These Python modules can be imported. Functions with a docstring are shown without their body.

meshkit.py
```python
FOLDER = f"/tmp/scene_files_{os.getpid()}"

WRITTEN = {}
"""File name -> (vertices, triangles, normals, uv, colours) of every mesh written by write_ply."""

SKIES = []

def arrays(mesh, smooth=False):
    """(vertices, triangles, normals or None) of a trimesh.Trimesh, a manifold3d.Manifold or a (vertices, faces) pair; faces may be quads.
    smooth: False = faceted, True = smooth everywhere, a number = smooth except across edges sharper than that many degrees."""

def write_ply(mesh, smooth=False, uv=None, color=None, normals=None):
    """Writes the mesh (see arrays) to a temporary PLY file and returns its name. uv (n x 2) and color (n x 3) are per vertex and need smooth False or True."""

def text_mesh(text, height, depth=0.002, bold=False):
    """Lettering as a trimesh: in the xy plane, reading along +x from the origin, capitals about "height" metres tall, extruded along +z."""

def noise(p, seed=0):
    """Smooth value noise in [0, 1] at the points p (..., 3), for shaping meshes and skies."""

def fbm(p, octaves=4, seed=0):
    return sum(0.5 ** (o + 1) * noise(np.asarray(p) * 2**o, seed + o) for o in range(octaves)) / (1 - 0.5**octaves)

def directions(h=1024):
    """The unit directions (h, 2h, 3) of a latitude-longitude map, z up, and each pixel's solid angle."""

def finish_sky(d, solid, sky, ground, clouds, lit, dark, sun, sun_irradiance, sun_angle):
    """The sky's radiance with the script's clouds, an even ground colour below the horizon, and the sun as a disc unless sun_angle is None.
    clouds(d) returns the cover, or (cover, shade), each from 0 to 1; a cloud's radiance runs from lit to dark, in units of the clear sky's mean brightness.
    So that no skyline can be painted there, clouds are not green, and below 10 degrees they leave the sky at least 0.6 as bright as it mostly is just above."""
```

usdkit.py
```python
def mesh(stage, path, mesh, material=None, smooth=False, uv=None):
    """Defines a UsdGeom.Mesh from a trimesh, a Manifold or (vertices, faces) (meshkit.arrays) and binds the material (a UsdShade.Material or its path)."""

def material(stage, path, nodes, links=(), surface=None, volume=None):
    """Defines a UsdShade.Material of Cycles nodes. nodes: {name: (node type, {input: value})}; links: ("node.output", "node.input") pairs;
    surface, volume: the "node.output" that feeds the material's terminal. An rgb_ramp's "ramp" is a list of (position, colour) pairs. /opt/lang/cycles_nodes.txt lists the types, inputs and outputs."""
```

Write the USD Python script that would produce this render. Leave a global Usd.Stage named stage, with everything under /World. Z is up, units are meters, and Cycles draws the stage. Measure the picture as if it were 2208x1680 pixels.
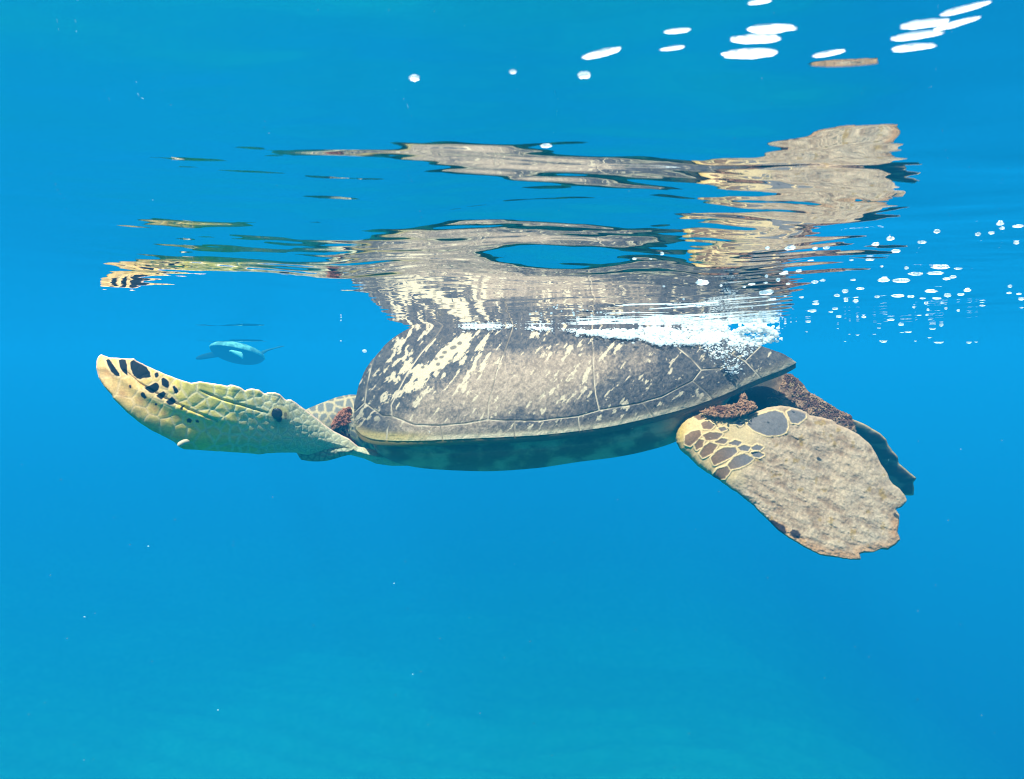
import math
import numpy as np, trimesh, shapely, usdkit, meshkit
from shapely.geometry import Polygon, LineString, MultiLineString, box as sbox
from shapely.ops import polygonize, unary_union
from scipy.spatial import cKDTree, Delaunay
from scipy.interpolate import RBFInterpolator, PchipInterpolator
from scipy.ndimage import gaussian_filter
from pxr import Usd, UsdGeom, UsdLux, UsdShade, Gf, Sdf, Vt

stage = Usd.Stage.CreateInMemory()
UsdGeom.SetStageUpAxis(stage, 'Z')
UsdGeom.Xform.Define(stage, '/World')
UsdGeom.Scope.Define(stage, '/World/Looks')
rng = np.random.default_rng(7)

# ------------------------------------------------------------------ camera
F = 1104 / math.tan(math.radians(30))        # focal length in units of a picture 2208 wide
HORIZON = 770.0                              # row of the horizon in that picture
DEEP = 0.06                                  # the camera is this far under the surface (z = 0)
PITCH = math.atan((HORIZON - 840) / F)       # looks slightly down
cam = UsdGeom.Camera.Define(stage, '/World/camera')
cam.CreateHorizontalApertureAttr(36.0)
cam.CreateFocalLengthAttr(18 / math.tan(math.radians(30)))
cam.AddTranslateOp().Set((0, 0, -DEEP))
cam.AddRotateXOp().Set(90 + math.degrees(PITCH))
cam.CreateClippingRangeAttr((0.01, 100000.0))
cam.CreateFStopAttr(50.0); cam.CreateFocusDistanceAttr(1.6)
cam.CreateExposureAttr(1.52)
CP, SP = math.cos(PITCH), math.sin(PITCH)


def U(px, py, D):
    """the point of the place at distance D ahead that falls on the picture at px, py"""
    px, py, D = np.broadcast_arrays(*(np.asarray(q, float) for q in (px, py, D)))
    x, z = (px - 1104) / F * D, -(py - 840) / F * D
    return np.stack([x, D * CP - z * SP, D * SP + z * CP - DEEP], -1)


def project(p):
    p = np.asarray(p, float)
    y, z = p[..., 1], p[..., 2] + DEEP
    D, zc = y * CP + z * SP, -y * SP + z * CP
    return 1104 + p[..., 0] / D * F, 840 - zc / D * F, D


# ------------------------------------------------------------------ light
SUN = np.array([-.22, -.42, .87]); SUN /= np.linalg.norm(SUN)
usdkit.material(stage, '/World/Looks/sky_light', {
    's': ('sky_texture', {'sky_type': 'single_scattering', 'sun_disc': False, 'sun_elevation': math.asin(SUN[2]), 'sun_rotation': math.atan2(SUN[0], SUN[1])}),
    'b': ('background_shader', {'strength': .1})}, [('s.color', 'b.color')], surface='b.background')
dome = UsdLux.DomeLight.Define(stage, '/World/sky')
UsdShade.MaterialBindingAPI.Apply(dome.GetPrim()).Bind(UsdShade.Material.Get(stage, '/World/Looks/sky_light'))
sun = UsdLux.DistantLight.Define(stage, '/World/sun')
sun.CreateNormalizeAttr(True); sun.CreateIntensityAttr(1.0); sun.CreateAngleAttr(.5); sun.CreateColorAttr((1, .94, .85))
_x = np.cross([0, 0, 1], SUN); _x /= np.linalg.norm(_x); _y = np.cross(SUN, _x)
sun.AddTransformOp().Set(Gf.Matrix4d(*_x, 0, *_y, 0, *SUN, 0, 0, 0, 5, 1))


# ------------------------------------------------------------------ helpers
def tag(prim, label=None, cat=None, group=None, kind=None):
    p = prim.GetPrim()
    for k, v in (('label', label), ('category', cat), ('group', group), ('kind', kind)):
        if v: p.SetCustomDataByKey(k, v)
    return prim


taken = {}
def path(name, parent='/World'):
    k = parent + '/' + name
    n = taken.get(k, 0); taken[k] = n + 1
    return k if n == 0 else f'{k}_{n:03d}'


def obj(name, m, mat, parent='/World', tint=None, smooth=True):
    o = usdkit.mesh(stage, path(name, str(parent)), m, '/World/Looks/' + mat, smooth=smooth)
    if tint is not None:
        if mat in ('turtle_skin', 'turtle_shell', 'algae'): tint = np.asarray(tint) * ((1.12, .90, .80) if mat == 'turtle_shell' else (1.1, .9, .8))
        pv = UsdGeom.PrimvarsAPI(o).CreatePrimvar('tint', Sdf.ValueTypeNames.Color3fArray, 'vertex')
        pv.Set(Vt.Vec3fArray.FromNumpy(np.asarray(tint, np.float32)))
    return o


def sstep(a, b, x):
    t = np.clip((np.asarray(x, float) - a) / (b - a), 0, 1)
    return t * t * (3 - 2 * t)


def lerp(a, b, t):
    t = np.asarray(t)[..., None]
    return np.asarray(a) * (1 - t) + np.asarray(b) * t


def fbm2(px, py, scale, octaves=4, seed=0):
    return meshkit.fbm(np.stack([np.asarray(px) / scale, np.asarray(py) / scale, np.full(np.shape(px), seed * 3.7 + .5)], -1), octaves, seed)


# ------------------------------------------------------------------ materials
SS = np.array([.0009, .0295, .068])           # scattering and absorption of the water, per metre
SA = np.array([.22, .055, .019])
usdkit.material(stage, '/World/Looks/sea_water', {
    'f': ('fresnel', {'IOR': 1.333}), 't': ('transparent_bsdf', {'color': (1, 1, 1)}), 'g': ('glossy_bsdf', {'color': (1, 1, 1), 'roughness': 0.0}), 'm': ('mix_closure', {}),
    'sv': ('scatter_volume', {'color': tuple(SS / SS.max()), 'density': float(SS.max()), 'anisotropy': 0.0}),
    'av': ('absorption_volume', {'color': tuple(1 - SA / SA.max()), 'density': float(SA.max())}), 'add': ('add_closure', {})},
    [('f.fac', 'm.fac'), ('t.BSDF', 'm.closure1'), ('g.BSDF', 'm.closure2'), ('sv.volume', 'add.closure1'), ('av.volume', 'add.closure2')],
    surface='m.closure', volume='add.closure')


def tinted(name, rough, grain, amount, bump, dist, spec=.4, ior=1.4):
    """a skin, shell or sand whose colour comes from the mesh, with fine grain and relief"""
    usdkit.material(stage, '/World/Looks/' + name, {
        'a': ('attribute', {'attribute': 'tint'}), 'g': ('geometry', {}),
        'n': ('noise_texture', {'scale': grain, 'detail': 4.0, 'roughness': .65}),
        'r': ('map_range', {'from_min': .25, 'from_max': .75, 'to_min': 1 - amount, 'to_max': 1 + amount}),
        'mx': ('mix', {'mix_type': 'multiply', 'fac': 1.0}),
        'b': ('bump', {'strength': bump, 'distance': dist}),
        'p': ('principled_bsdf', {'roughness': rough, 'specular_ior_level': spec})},
        [('g.position', 'n.vector'), ('n.fac', 'r.value'), ('a.color', 'mx.color1'), ('r.result', 'mx.color2'), ('mx.color', 'p.base_color'), ('n.fac', 'b.height'), ('b.normal', 'p.normal')],
        surface='p.BSDF')


tinted('turtle_skin', .55, 300, .24, .35, .001, spec=.05)
tinted('turtle_shell', .6, 520, .34, .45, .0012, spec=.07)
tinted('sea_sand', .95, 3.0, .15, .3, .05)
tinted('algae', .95, 500, .35, .6, .002, spec=.1)
for _n, _clear, _tr in (('foam_white', .45, .6), ('bubble_white', .04, .8)):
    usdkit.material(stage, '/World/Looks/' + _n, {
        'd': ('diffuse_bsdf', {'color': (.98, .98, .98)}), 't': ('translucent_bsdf', {'color': (.98, .98, .98)}), 'm': ('mix_closure', {'fac': _tr}),
        'c': ('transparent_bsdf', {'color': (1, 1, 1)}), 'm2': ('mix_closure', {'fac': _clear})},
        [('d.BSDF', 'm.closure1'), ('t.BSDF', 'm.closure2'), ('m.closure', 'm2.closure1'), ('c.BSDF', 'm2.closure2')], surface='m2.closure')
usdkit.material(stage, '/World/Looks/eye_dark', {'p': ('principled_bsdf', {'base_color': (.008, .008, .01), 'roughness': .12})}, [], surface='p.BSDF')
usdkit.material(stage, '/World/Looks/claw_horn', {'p': ('principled_bsdf', {'base_color': (.50, .36, .24), 'roughness': .45, 'specular_ior_level': .1})}, [], surface='p.BSDF')

# ------------------------------------------------------------------ seabed
def build_seabed():
    n = 260
    gx = np.sinh(np.linspace(-5.2, 5.2, n)) * 2.2
    gy = np.concatenate([np.linspace(-150, -6, 24), np.linspace(-5, 40, n - 60), np.linspace(42, 200, 36)])
    X, Y = np.meshgrid(gx, gy, indexing='ij')
    depth = 7.6 + .05 * np.clip(Y, -20, 60) + 12 * sstep(2.0, 26, X - .12 * Y) - 1.0 * sstep(0, -20, X)
    q = np.stack([X * .16, Y * .16, 0 * X], -1)
    lump = meshkit.fbm(q, 5, 3)
    Z = -depth + .8 * (lump - .5) + .05 * np.sin(Y * 5.5 + 5 * meshkit.noise(q * 2, 9) + X)
    patch = sstep(.46, .58, meshkit.fbm(np.stack([X * .22 + 3, Y * .22, 0 * X], -1), 5, 12))
    col = lerp((.43, .46, .26), (.34, .38, .22), patch)
    idx = np.arange(X.size).reshape(X.shape)
    f = np.stack([idx[:-1, :-1], idx[1:, :-1], idx[1:, 1:], idx[:-1, 1:]], -1).reshape(-1, 4)
    o = obj('seabed', (np.stack([X, Y, Z], -1).reshape(-1, 3), f), 'sea_sand', tint=col.reshape(-1, 3))
    tag(o, 'pale sandy seabed with darker patches, faint deep below the turtle', 'seabed', kind='structure')


build_seabed()


# ------------------------------------------------------------------ water with its waves
FLAT = None
CONTROLS = []
for x in (880, 1000, 1120, 1240, 1360, 1480):
    CONTROLS += [(x, 690, FLAT), (x, 645, FLAT), (x, 600, FLAT)]
CONTROLS += [(1110, 551, 1120), (1180, 550, 1150), (1250, 553, 1140), (1310, 560, 1100), (1180, 568, 1060), (1250, 572, 1060), (900, 556, 870), (1010, 566, 880), (1400, 560, 880), (1470, 545, 870),
             (900, 520, 900), (1000, 505, 880), (1100, 512, 890), (1200, 518, 890), (1300, 522, 900), (1450, 505, 880), (800, 540, 850), (780, 590, 830),
             (820, 462, 1070), (920, 452, 1080), (1020, 450, 1085), (1150, 462, 1085), (1290, 462, 1085), (1400, 470, 1060), (950, 400, 1085), (1060, 395, 1080), (1130, 418, 1010), (1250, 420, 1070), (1380, 430, 1060),
             (930, 320, 900), (1000, 332, 840), (1080, 345, 820), (1200, 358, 820), (1350, 366, 830), (1480, 374, 830), (1040, 358, 880), (1200, 375, 870), (1350, 385, 880),
             (900, 285, 1085), (1000, 292, 1095), (1120, 308, 1100), (1300, 322, 1100), (1480, 322, 1100), (850, 330, 1080), (1100, 220, 1110), (1400, 240, 1110),
             (800, 400, 1085), (780, 300, 1090), (700, 450, 1060), (650, 520, 1040),
             (1580, 420, 900), (1560, 470, 880), (1560, 500, 960), (1560, 570, 960), (1600, 620, 850), (1700, 560, 940), (1700, 520, 1000),
             (1650, 335, 1050), (1750, 325, 1060), (1900, 315, 1080), (1990, 308, 1095), (1750, 375, 1000), (1850, 380, 1010), (1960, 365, 1180), (1850, 440, 1260), (1750, 445, 1000), (1650, 440, 930), (1930, 480, 820), (1850, 520, 840),
             (1650, 292, 1255), (1720, 262, 1320), (1800, 284, 1270), (1830, 245, 1330), (1950, 272, 1270), (1750, 225, 1320), (1900, 215, 1320), (1880, 140, 1300), (1950, 150, 1300), (2080, 300, 1230), (1700, 200, 1250), (2000, 180, 1250),
             (260, 600, FLAT), (380, 572, 860), (470, 575, 865), (560, 590, FLAT), (250, 535, 1080), (300, 532, 1080), (450, 522, 1085), (560, 540, 1085), (640, 565, 1070), (330, 480, 935), (470, 485, 990), (580, 480, 1080), (520, 455, 1090), (380, 450, 1090), (300, 440, 1090), (520, 372, 1100), (600, 360, 1100), (560, 335, 1090), (480, 425, 1090), (180, 520, 1000), (160, 600, 1000),
             (400, 660, FLAT), (650, 660, FLAT), (150, 690, FLAT), (1750, 680, FLAT), (1950, 640, FLAT), (2100, 500, FLAT), (2100, 620, FLAT), (60, 400, FLAT), (60, 600, FLAT), (300, 330, FLAT), (550, 330, FLAT)]


def wave_targets():
    """what the surface mirrors at each place of the picture: how many rows further down than in a flat mirror"""
    p, v = [], []
    for px, py, r in CONTROLS:
        y = DEEP * F / (HORIZON - py)
        flat = HORIZON + F * ((1.6 - y) * DEEP / y - DEEP) / 1.6
        p.append((px / 3.0, py)); v.append(0.0 if r is None else r - flat)
    for px in range(-600, 2900, 250):
        for py in (-900, -500, -200, 60, 740):
            p.append((px / 3.0, py)); v.append(0.0)
    for py in range(100, 740, 120):
        for px in (-500, -200, 2400, 2700):
            p.append((px / 3.0, py)); v.append(0.0)
    return RBFInterpolator(np.array(p, float), np.array(v), kernel='linear', smoothing=.5)


WXW = .04


def build_water():
    y = [0.03]
    while y[-1] < 2.6: y.append(y[-1] + .0012 + .0042 * y[-1])
    while y[-1] < 200: y.append(y[-1] * 1.035)
    yb = -(np.geomspace(.03, 1.0, 24) - .03 + .0)[::-1]
    y = np.concatenate([[-150, -60, -25, -10, -5, -2.5, -1.6], yb[:-1], [0.0, .012, .021], y])
    x = [0.0]
    while x[-1] < 1.05: x.append(x[-1] + .0026 + .0012 * x[-1])
    while x[-1] < 200: x.append(x[-1] * 1.045)
    x = np.array(x); x = np.concatenate([-x[:0:-1], x])
    X, Y = np.meshgrid(x, y, indexing='ij')
    Ys = np.maximum(Y, .03)
    PX, PY = 1104 + X / Ys * F, HORIZON - DEEP * F / Ys
    # the long ripples around the turtle: heights whose slopes come closest to those that mirror the turtle as wished
    import scipy.sparse as sp
    from scipy.sparse.linalg import cg
    from scipy.interpolate import RegularGridInterpolator
    lx = np.linspace(-1.15, 1.15, 300); ly = np.geomspace(.11, 1.9, 250)
    nx_, ny_ = len(lx), len(ly)
    gp, gq = np.linspace(-600, 2800, 200), np.linspace(-600, 745, 340)
    GX, GY = np.meshgrid(gp, gq, indexing='ij')
    T = gaussian_filter(wave_targets()(np.stack([GX.ravel() / 3.0, GY.ravel()], -1)).reshape(GX.shape), (1.0, 1.0))
    ti = RegularGridInterpolator((gp, gq), T, bounds_error=False, fill_value=0.0)
    LX, LY = np.meshgrid(lx, ly, indexing='ij')
    dx = lx[1] - lx[0]; dy = np.diff(ly)
    Dy = sp.kron(sp.identity(nx_), sp.diags([-1 / dy, 1 / dy], [0, 1], shape=(ny_ - 1, ny_)))
    Dx = sp.kron(sp.diags([-1 / dx * np.ones(nx_ - 1), 1 / dx * np.ones(nx_ - 1)], [0, 1], shape=(nx_ - 1, nx_)), sp.identity(ny_))
    area = np.gradient(ly)
    vis = np.clip(DEEP * F / LY ** 2, 30, 4000)                  # rows of the picture per metre: where the eye is
    vis = vis / LY
    wy = .5 * (vis[:, 1:] + vis[:, :-1]) * dy[None, :]
    wx = .5 * (vis[1:] + vis[:-1]) * area[None, :] * WXW
    pin = np.where(LY > 1.7, 1e7, .5) + 1e5 * (np.abs(LX) > 1.1) + 1e5 * (LY < .12)
    Wy, Wx = sp.diags(wy.ravel()), sp.diags(wx.ravel())
    A = (Dy.T @ Wy @ Dy + Dx.T @ Wx @ Dx + sp.diags(pin.ravel())).tocsc()
    from scipy.sparse.linalg import splu
    lu = splu(A)
    zz = np.zeros_like(LX)
    for it in range(6):
        al = np.arctan((zz + DEEP) / LY)
        px, py = 1104 + LX / LY * F, HORIZON - np.tan(al) * F
        flat_r = HORIZON + F * ((1.6 - LY) * np.tan(al) - zz - DEEP) / 1.6
        r = flat_r + ti(np.stack([px, np.clip(py, -599, 745)], -1))
        belly = sstep(820, 880, px) * sstep(1500, 1440, px) * sstep(600, 575, py)
        r = r + belly * 55 * np.tanh((r - 985) / 22) * np.exp(-((r - 985) / 130) ** 2)
        be = np.arctan((zz + DEEP + (r - HORIZON) / F * 1.6) / np.maximum(1.6 - LY, .25))
        sl = np.tan((al - be) / 2) * sstep(724, 700, py) * sstep(-450, -100, px) * sstep(2650, 2300, px) * sstep(0, 150, py)
        rhs = Dy.T @ (Wy @ (.5 * (sl[:, 1:] + sl[:, :-1])).ravel())
        new = lu.solve(rhs).reshape(LX.shape)
        zz = .35 * zz + .65 * new
    build_water.long = (float(zz.min()), float(zz.max()))
    Z = np.zeros_like(X)
    k = (Y > ly[0]) & (Y < ly[-1]) & (np.abs(X) < lx[-1])
    from scipy.interpolate import RectBivariateSpline
    sp_ = RectBivariateSpline(lx, np.log(ly), zz, kx=3, ky=3)
    Z[k] = sp_.ev(X[k], np.log(Y[k]))
    # small ripples, stretched along the crests
    def ripples(ang, lx, ly, seed):
        c, n = math.cos(ang), math.sin(ang)
        return meshkit.fbm(np.stack([(X * c + Y * n) / lx, (-X * n + Y * c) / ly, 0 * X], -1), 3, seed) - .5
    near = sstep(3.5, 1.6, Y) * sstep(.1, .3, Y) * sstep(2.2, 1.2, np.abs(X))
    wake = sstep(-.75, -.1, X / np.maximum(Ys, .2)) * near
    calm = sstep(.85, .5, Y)
    mask = sstep(.42, .62, meshkit.fbm(np.stack([X * 6, Y * 4, 0 * X + 3], -1), 3, 81))
    mid = near * sstep(.2, .27, Y) * sstep(.72, .5, Y) * (.25 + wake)
    Z = Z + .00046 * mid * (.35 + .65 * mask) * ripples(-.2, .17, .017, 71)
    Z = Z + .00040 * mid * mask * ripples(.32, .10, .013, 73)
    Z = Z + .0016 * mid * sstep(.1, .35, X / np.maximum(Ys, .2)) * ripples(.15, .22, .035, 75)
    Z = Z + (.0019 * ripples(.5, .13, .07, 61) + .0005 * ripples(-.3, .045, .02, 63)) * sstep(.42, .2, np.hypot(X, Y))
    Z = Z + (.0006 + .0014 * wake) * near * ripples(.35, .12, .05, 21) * sstep(.12, .5, Y) * (.06 + .94 * calm)
    Z = Z + (.00012 + .0004 * wake) * near * ripples(-.45, .045, .02, 33) * sstep(.2, .45, Y) * calm
    Z = Z + (.0010 + .0022 * wake) * near * ripples(.5, .075, .14, 38) * sstep(.6, .85, Y) * sstep(1.9, 1.3, Y) * (.4 + .6 * sstep(-.1, .25, X))
    Z = Z + .0020 * near * ripples(.25, .07, .42, 39) * sstep(.5, .9, Y) * sstep(1.75, 1.5, Y)
    Z = Z + .0015 * ripples(.3, .7, .28, 41) * sstep(1.7, 2.6, np.hypot(X, Y))
    Z = Z + .03 * ripples(.2, 3.0, 1.4, 55) * sstep(2.5, 7, np.hypot(X, Y)) * sstep(150, 60, np.hypot(X, Y))
    Z = Z + .16 * sstep(3.4, 9, np.hypot(X, Y))          # a low swell further out
    v = np.stack([X, Y, Z], -1)
    nx, ny = X.shape
    idx = np.arange(nx * ny).reshape(nx, ny)
    top = np.stack([idx[:-1, :-1], idx[1:, :-1], idx[1:, 1:], idx[:-1, 1:]], -1).reshape(-1, 4)
    # sides and bottom close the body of water below the seabed
    rim = np.concatenate([idx[:, 0], idx[-1, 1:], idx[-2::-1, -1], idx[0, -2:0:-1]])
    V = v.reshape(-1, 3)
    low = V[rim].copy(); low[:, 2] = -40
    a = np.arange(len(rim)); b = (a + 1) % len(rim); o = nx * ny
    sides = np.stack([rim[a], o + a, o + b, rim[b]], -1)
    V = np.vstack([V, low, [[0, 0, -40]]])
    c = len(V) - 1
    bottom = np.stack([np.full(len(a), c), o + b, o + a], -1)
    q = np.vstack([top, sides])
    f = np.vstack([q[:, [0, 1, 2]], q[:, [0, 2, 3]], bottom])
    m = trimesh.Trimesh(V, f, process=False)
    n = np.array(meshkit.arrays(m, True)[2])
    o = obj('sea_water', m, 'sea_water')
    tag(o, 'clear blue sea water under a rippled mirror-like surface', 'water', kind='structure')
    return x, y, Z


WX, WY, WZ = build_water()
print('long ripples', build_water.long)


# ------------------------------------------------------------------ the near turtle
def spline(pts, n=None, closed=False):
    p = np.asarray(pts, float)
    t = np.concatenate([[0], np.cumsum(np.linalg.norm(np.diff(p[:, :2], axis=0), axis=1))])
    f = PchipInterpolator(t, p)
    return f(np.linspace(0, t[-1], n or 200)), t


def zm(x0, y0, k):
    return lambda pts: np.array([(x0 + k * a, y0 + k * b) for a, b in pts])


Z1, Z2, Z3, Z4 = zm(181.1, 711.6, .2930), zm(711.6, 679.2, .2637), zm(1229, 679.2, .2637), zm(1423.2, 776.3, .2888)
Zt, Ze, Z5, Z7, Z8 = zm(194.1, 743.9, .14649), zm(517.5, 828, .14063), zm(388.1, 698.6, .11719), zm(1358.5, 258.8, .38469), zm(776.3, 0, .6484)

turtle = UsdGeom.Xform.Define(stage, path('sea_turtle'))
tag(turtle, 'large green sea turtle with mottled grey shell breaking the surface, flipper stretched forward', 'turtle')
TP = str(turtle.GetPath())

YC = 1.84
MARGIN = [(765, 889, 1.84), (764, 905, 1.80), (768, 922, 1.74), (782, 938, 1.67), (815, 948, 1.605), (870, 951, 1.555), (1000, 946, 1.515), (1150, 939, 1.50), (1300, 922, 1.515), (1400, 901, 1.545),
          (1480, 880, 1.585), (1560, 851, 1.64), (1640, 815, 1.715), (1690, 796, 1.775), (1716, 782, 1.84)]
RIDGE = [(765, 889), (766, 876), (772, 850), (788, 804), (818, 762), (850, 731), (890, 707), (960, 680), (1060, 656), (1180, 645), (1320, 655), (1450, 684), (1560, 718), (1630, 744), (1690, 766), (1716, 782)]
mg, _ = spline(MARGIN, 400)
MW = U(mg[:, 0], mg[:, 1], mg[:, 2])
rd, _ = spline(RIDGE, 600)
RW = U(rd[:, 0], rd[:, 1], np.full(len(rd), YC))
X0, X1 = RW[0, 0], RW[-1, 0]


def shell_curves(x):
    """near margin (y, z) and ridge (y, z) at position x along the shell"""
    o = np.argsort(MW[:, 0]); q = np.argsort(RW[:, 0])
    my, mz = np.interp(x, MW[o, 0], MW[o, 1]), np.interp(x, MW[o, 0], MW[o, 2])
    ry, rz = np.interp(x, RW[q, 0], RW[q, 1]), np.interp(x, RW[q, 0], RW[q, 2])
    return my, mz, ry, rz


def carapace_points(u, v):
    """u 0..1 front to rear, v 0..1 near margin to ridge to far margin"""
    # margins are followed by their own spline so that the blunt front stays round
    i = u * (len(MW) - 1)
    m = np.stack([np.interp(i, np.arange(len(MW)), MW[:, k]) for k in range(3)], -1)
    xr = X0 + (m[..., 0] - MW[0, 0]) * (X1 - X0) / (MW[-1, 0] - MW[0, 0])
    q = np.argsort(RW[:, 0])
    r = np.stack([xr, np.interp(xr, RW[q, 0], RW[q, 1]), np.interp(xr, RW[q, 0], RW[q, 2])], -1)
    t = np.where(v <= .5, v, 1 - v) * math.pi
    lat, ver = 1 - np.cos(t), np.sin(t) ** 1.12
    ver = ver * (1 - .10 * np.exp(-((t - .10) / .12) ** 2))
    near = np.stack([m[..., 0] + (r[..., 0] - m[..., 0]) * lat, m[..., 1] + (r[..., 1] - m[..., 1]) * lat, m[..., 2] + (r[..., 2] - m[..., 2]) * ver], -1)
    far = near.copy(); far[..., 1] = 2 * r[..., 1] - near[..., 1]
    return np.where((v <= .5)[..., None], near, far), near


def grid_faces(n, m):
    idx = np.arange(n * m).reshape(n, m)
    return np.stack([idx[:-1, :-1], idx[1:, :-1], idx[1:, 1:], idx[:-1, 1:]], -1).reshape(-1, 4)


def vnormals(v, f):
    return meshkit.arrays((v, f), True)[2]


SEAMS = [
    # upper edge of the marginals
    [(740, 892), (766, 888), (787, 869), (825, 897), (846, 898), (896, 917), (949, 918), (1002, 914), (1052, 905), (1081, 907), (1160, 908), (1199, 903), (1247, 898), (1292, 885), (1377, 870), (1427, 856), (1466, 835), (1493, 822), (1512, 798), (1553, 795), (1585, 786), (1606, 779), (1640, 747), (1660, 735)],
    [(787, 869), (793, 827), (800, 795), (808, 771), (830, 742)],
    [(846, 898), (844, 874), (859, 843), (880, 803), (907, 764), (944, 721), (962, 692)],
    [(1052, 905), (1054, 869), (1065, 827), (1075, 790), (1089, 756), (1104, 713), (1110, 680)],
    [(1292, 885), (1284, 850), (1281, 820), (1279, 785), (1277, 727), (1277, 682)],
    [(1512, 798), (1490, 774), (1461, 750), (1425, 716)],
    # edge of the middle row, mostly above the water
    [(790, 760), (830, 742), (870, 708), (962, 692), (1040, 672), (1110, 680), (1190, 668), (1277, 682), (1350, 684), (1425, 716), (1520, 735), (1606, 779)],
    [(870, 708), (860, 690)], [(1040, 672), (1040, 600)], [(1190, 668), (1190, 600)], [(1350, 684), (1360, 600)], [(1520, 735), (1530, 650)],
    # between the marginals
    [(846, 898), (836, 925), (830, 990)], [(949, 918), (962, 990)], [(1110, 907.4), (1110, 990)], [(1247, 898), (1254, 990)], [(1385, 868.2), (1408, 897), (1430, 960)], [(1493, 822), (1532, 854), (1570, 910)], [(1606, 779), (1640, 815), (1680, 860)],
]
lines = [LineString(s) for s in SEAMS]
scute_polys = [g for g in polygonize(unary_union(lines + [sbox(700, 560, 1800, 1040).exterior]))]
# keep only lines that reach the frame by extending the outer marginal and middle seams
seam_pts = np.vstack([np.array([l.interpolate(d).coords[0] for d in np.arange(0, l.length, .3)]) for l in lines])
seam_tree = cKDTree(seam_pts)


def gauss(px, py, cx, cy, sx, sy, ang=0):
    c, s = math.cos(math.radians(ang)), math.sin(math.radians(ang))
    a, b = (px - cx) * c + (py - cy) * s, -(px - cx) * s + (py - cy) * c
    return np.exp(-.5 * ((a / sx) ** 2 + (b / sy) ** 2))


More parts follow.
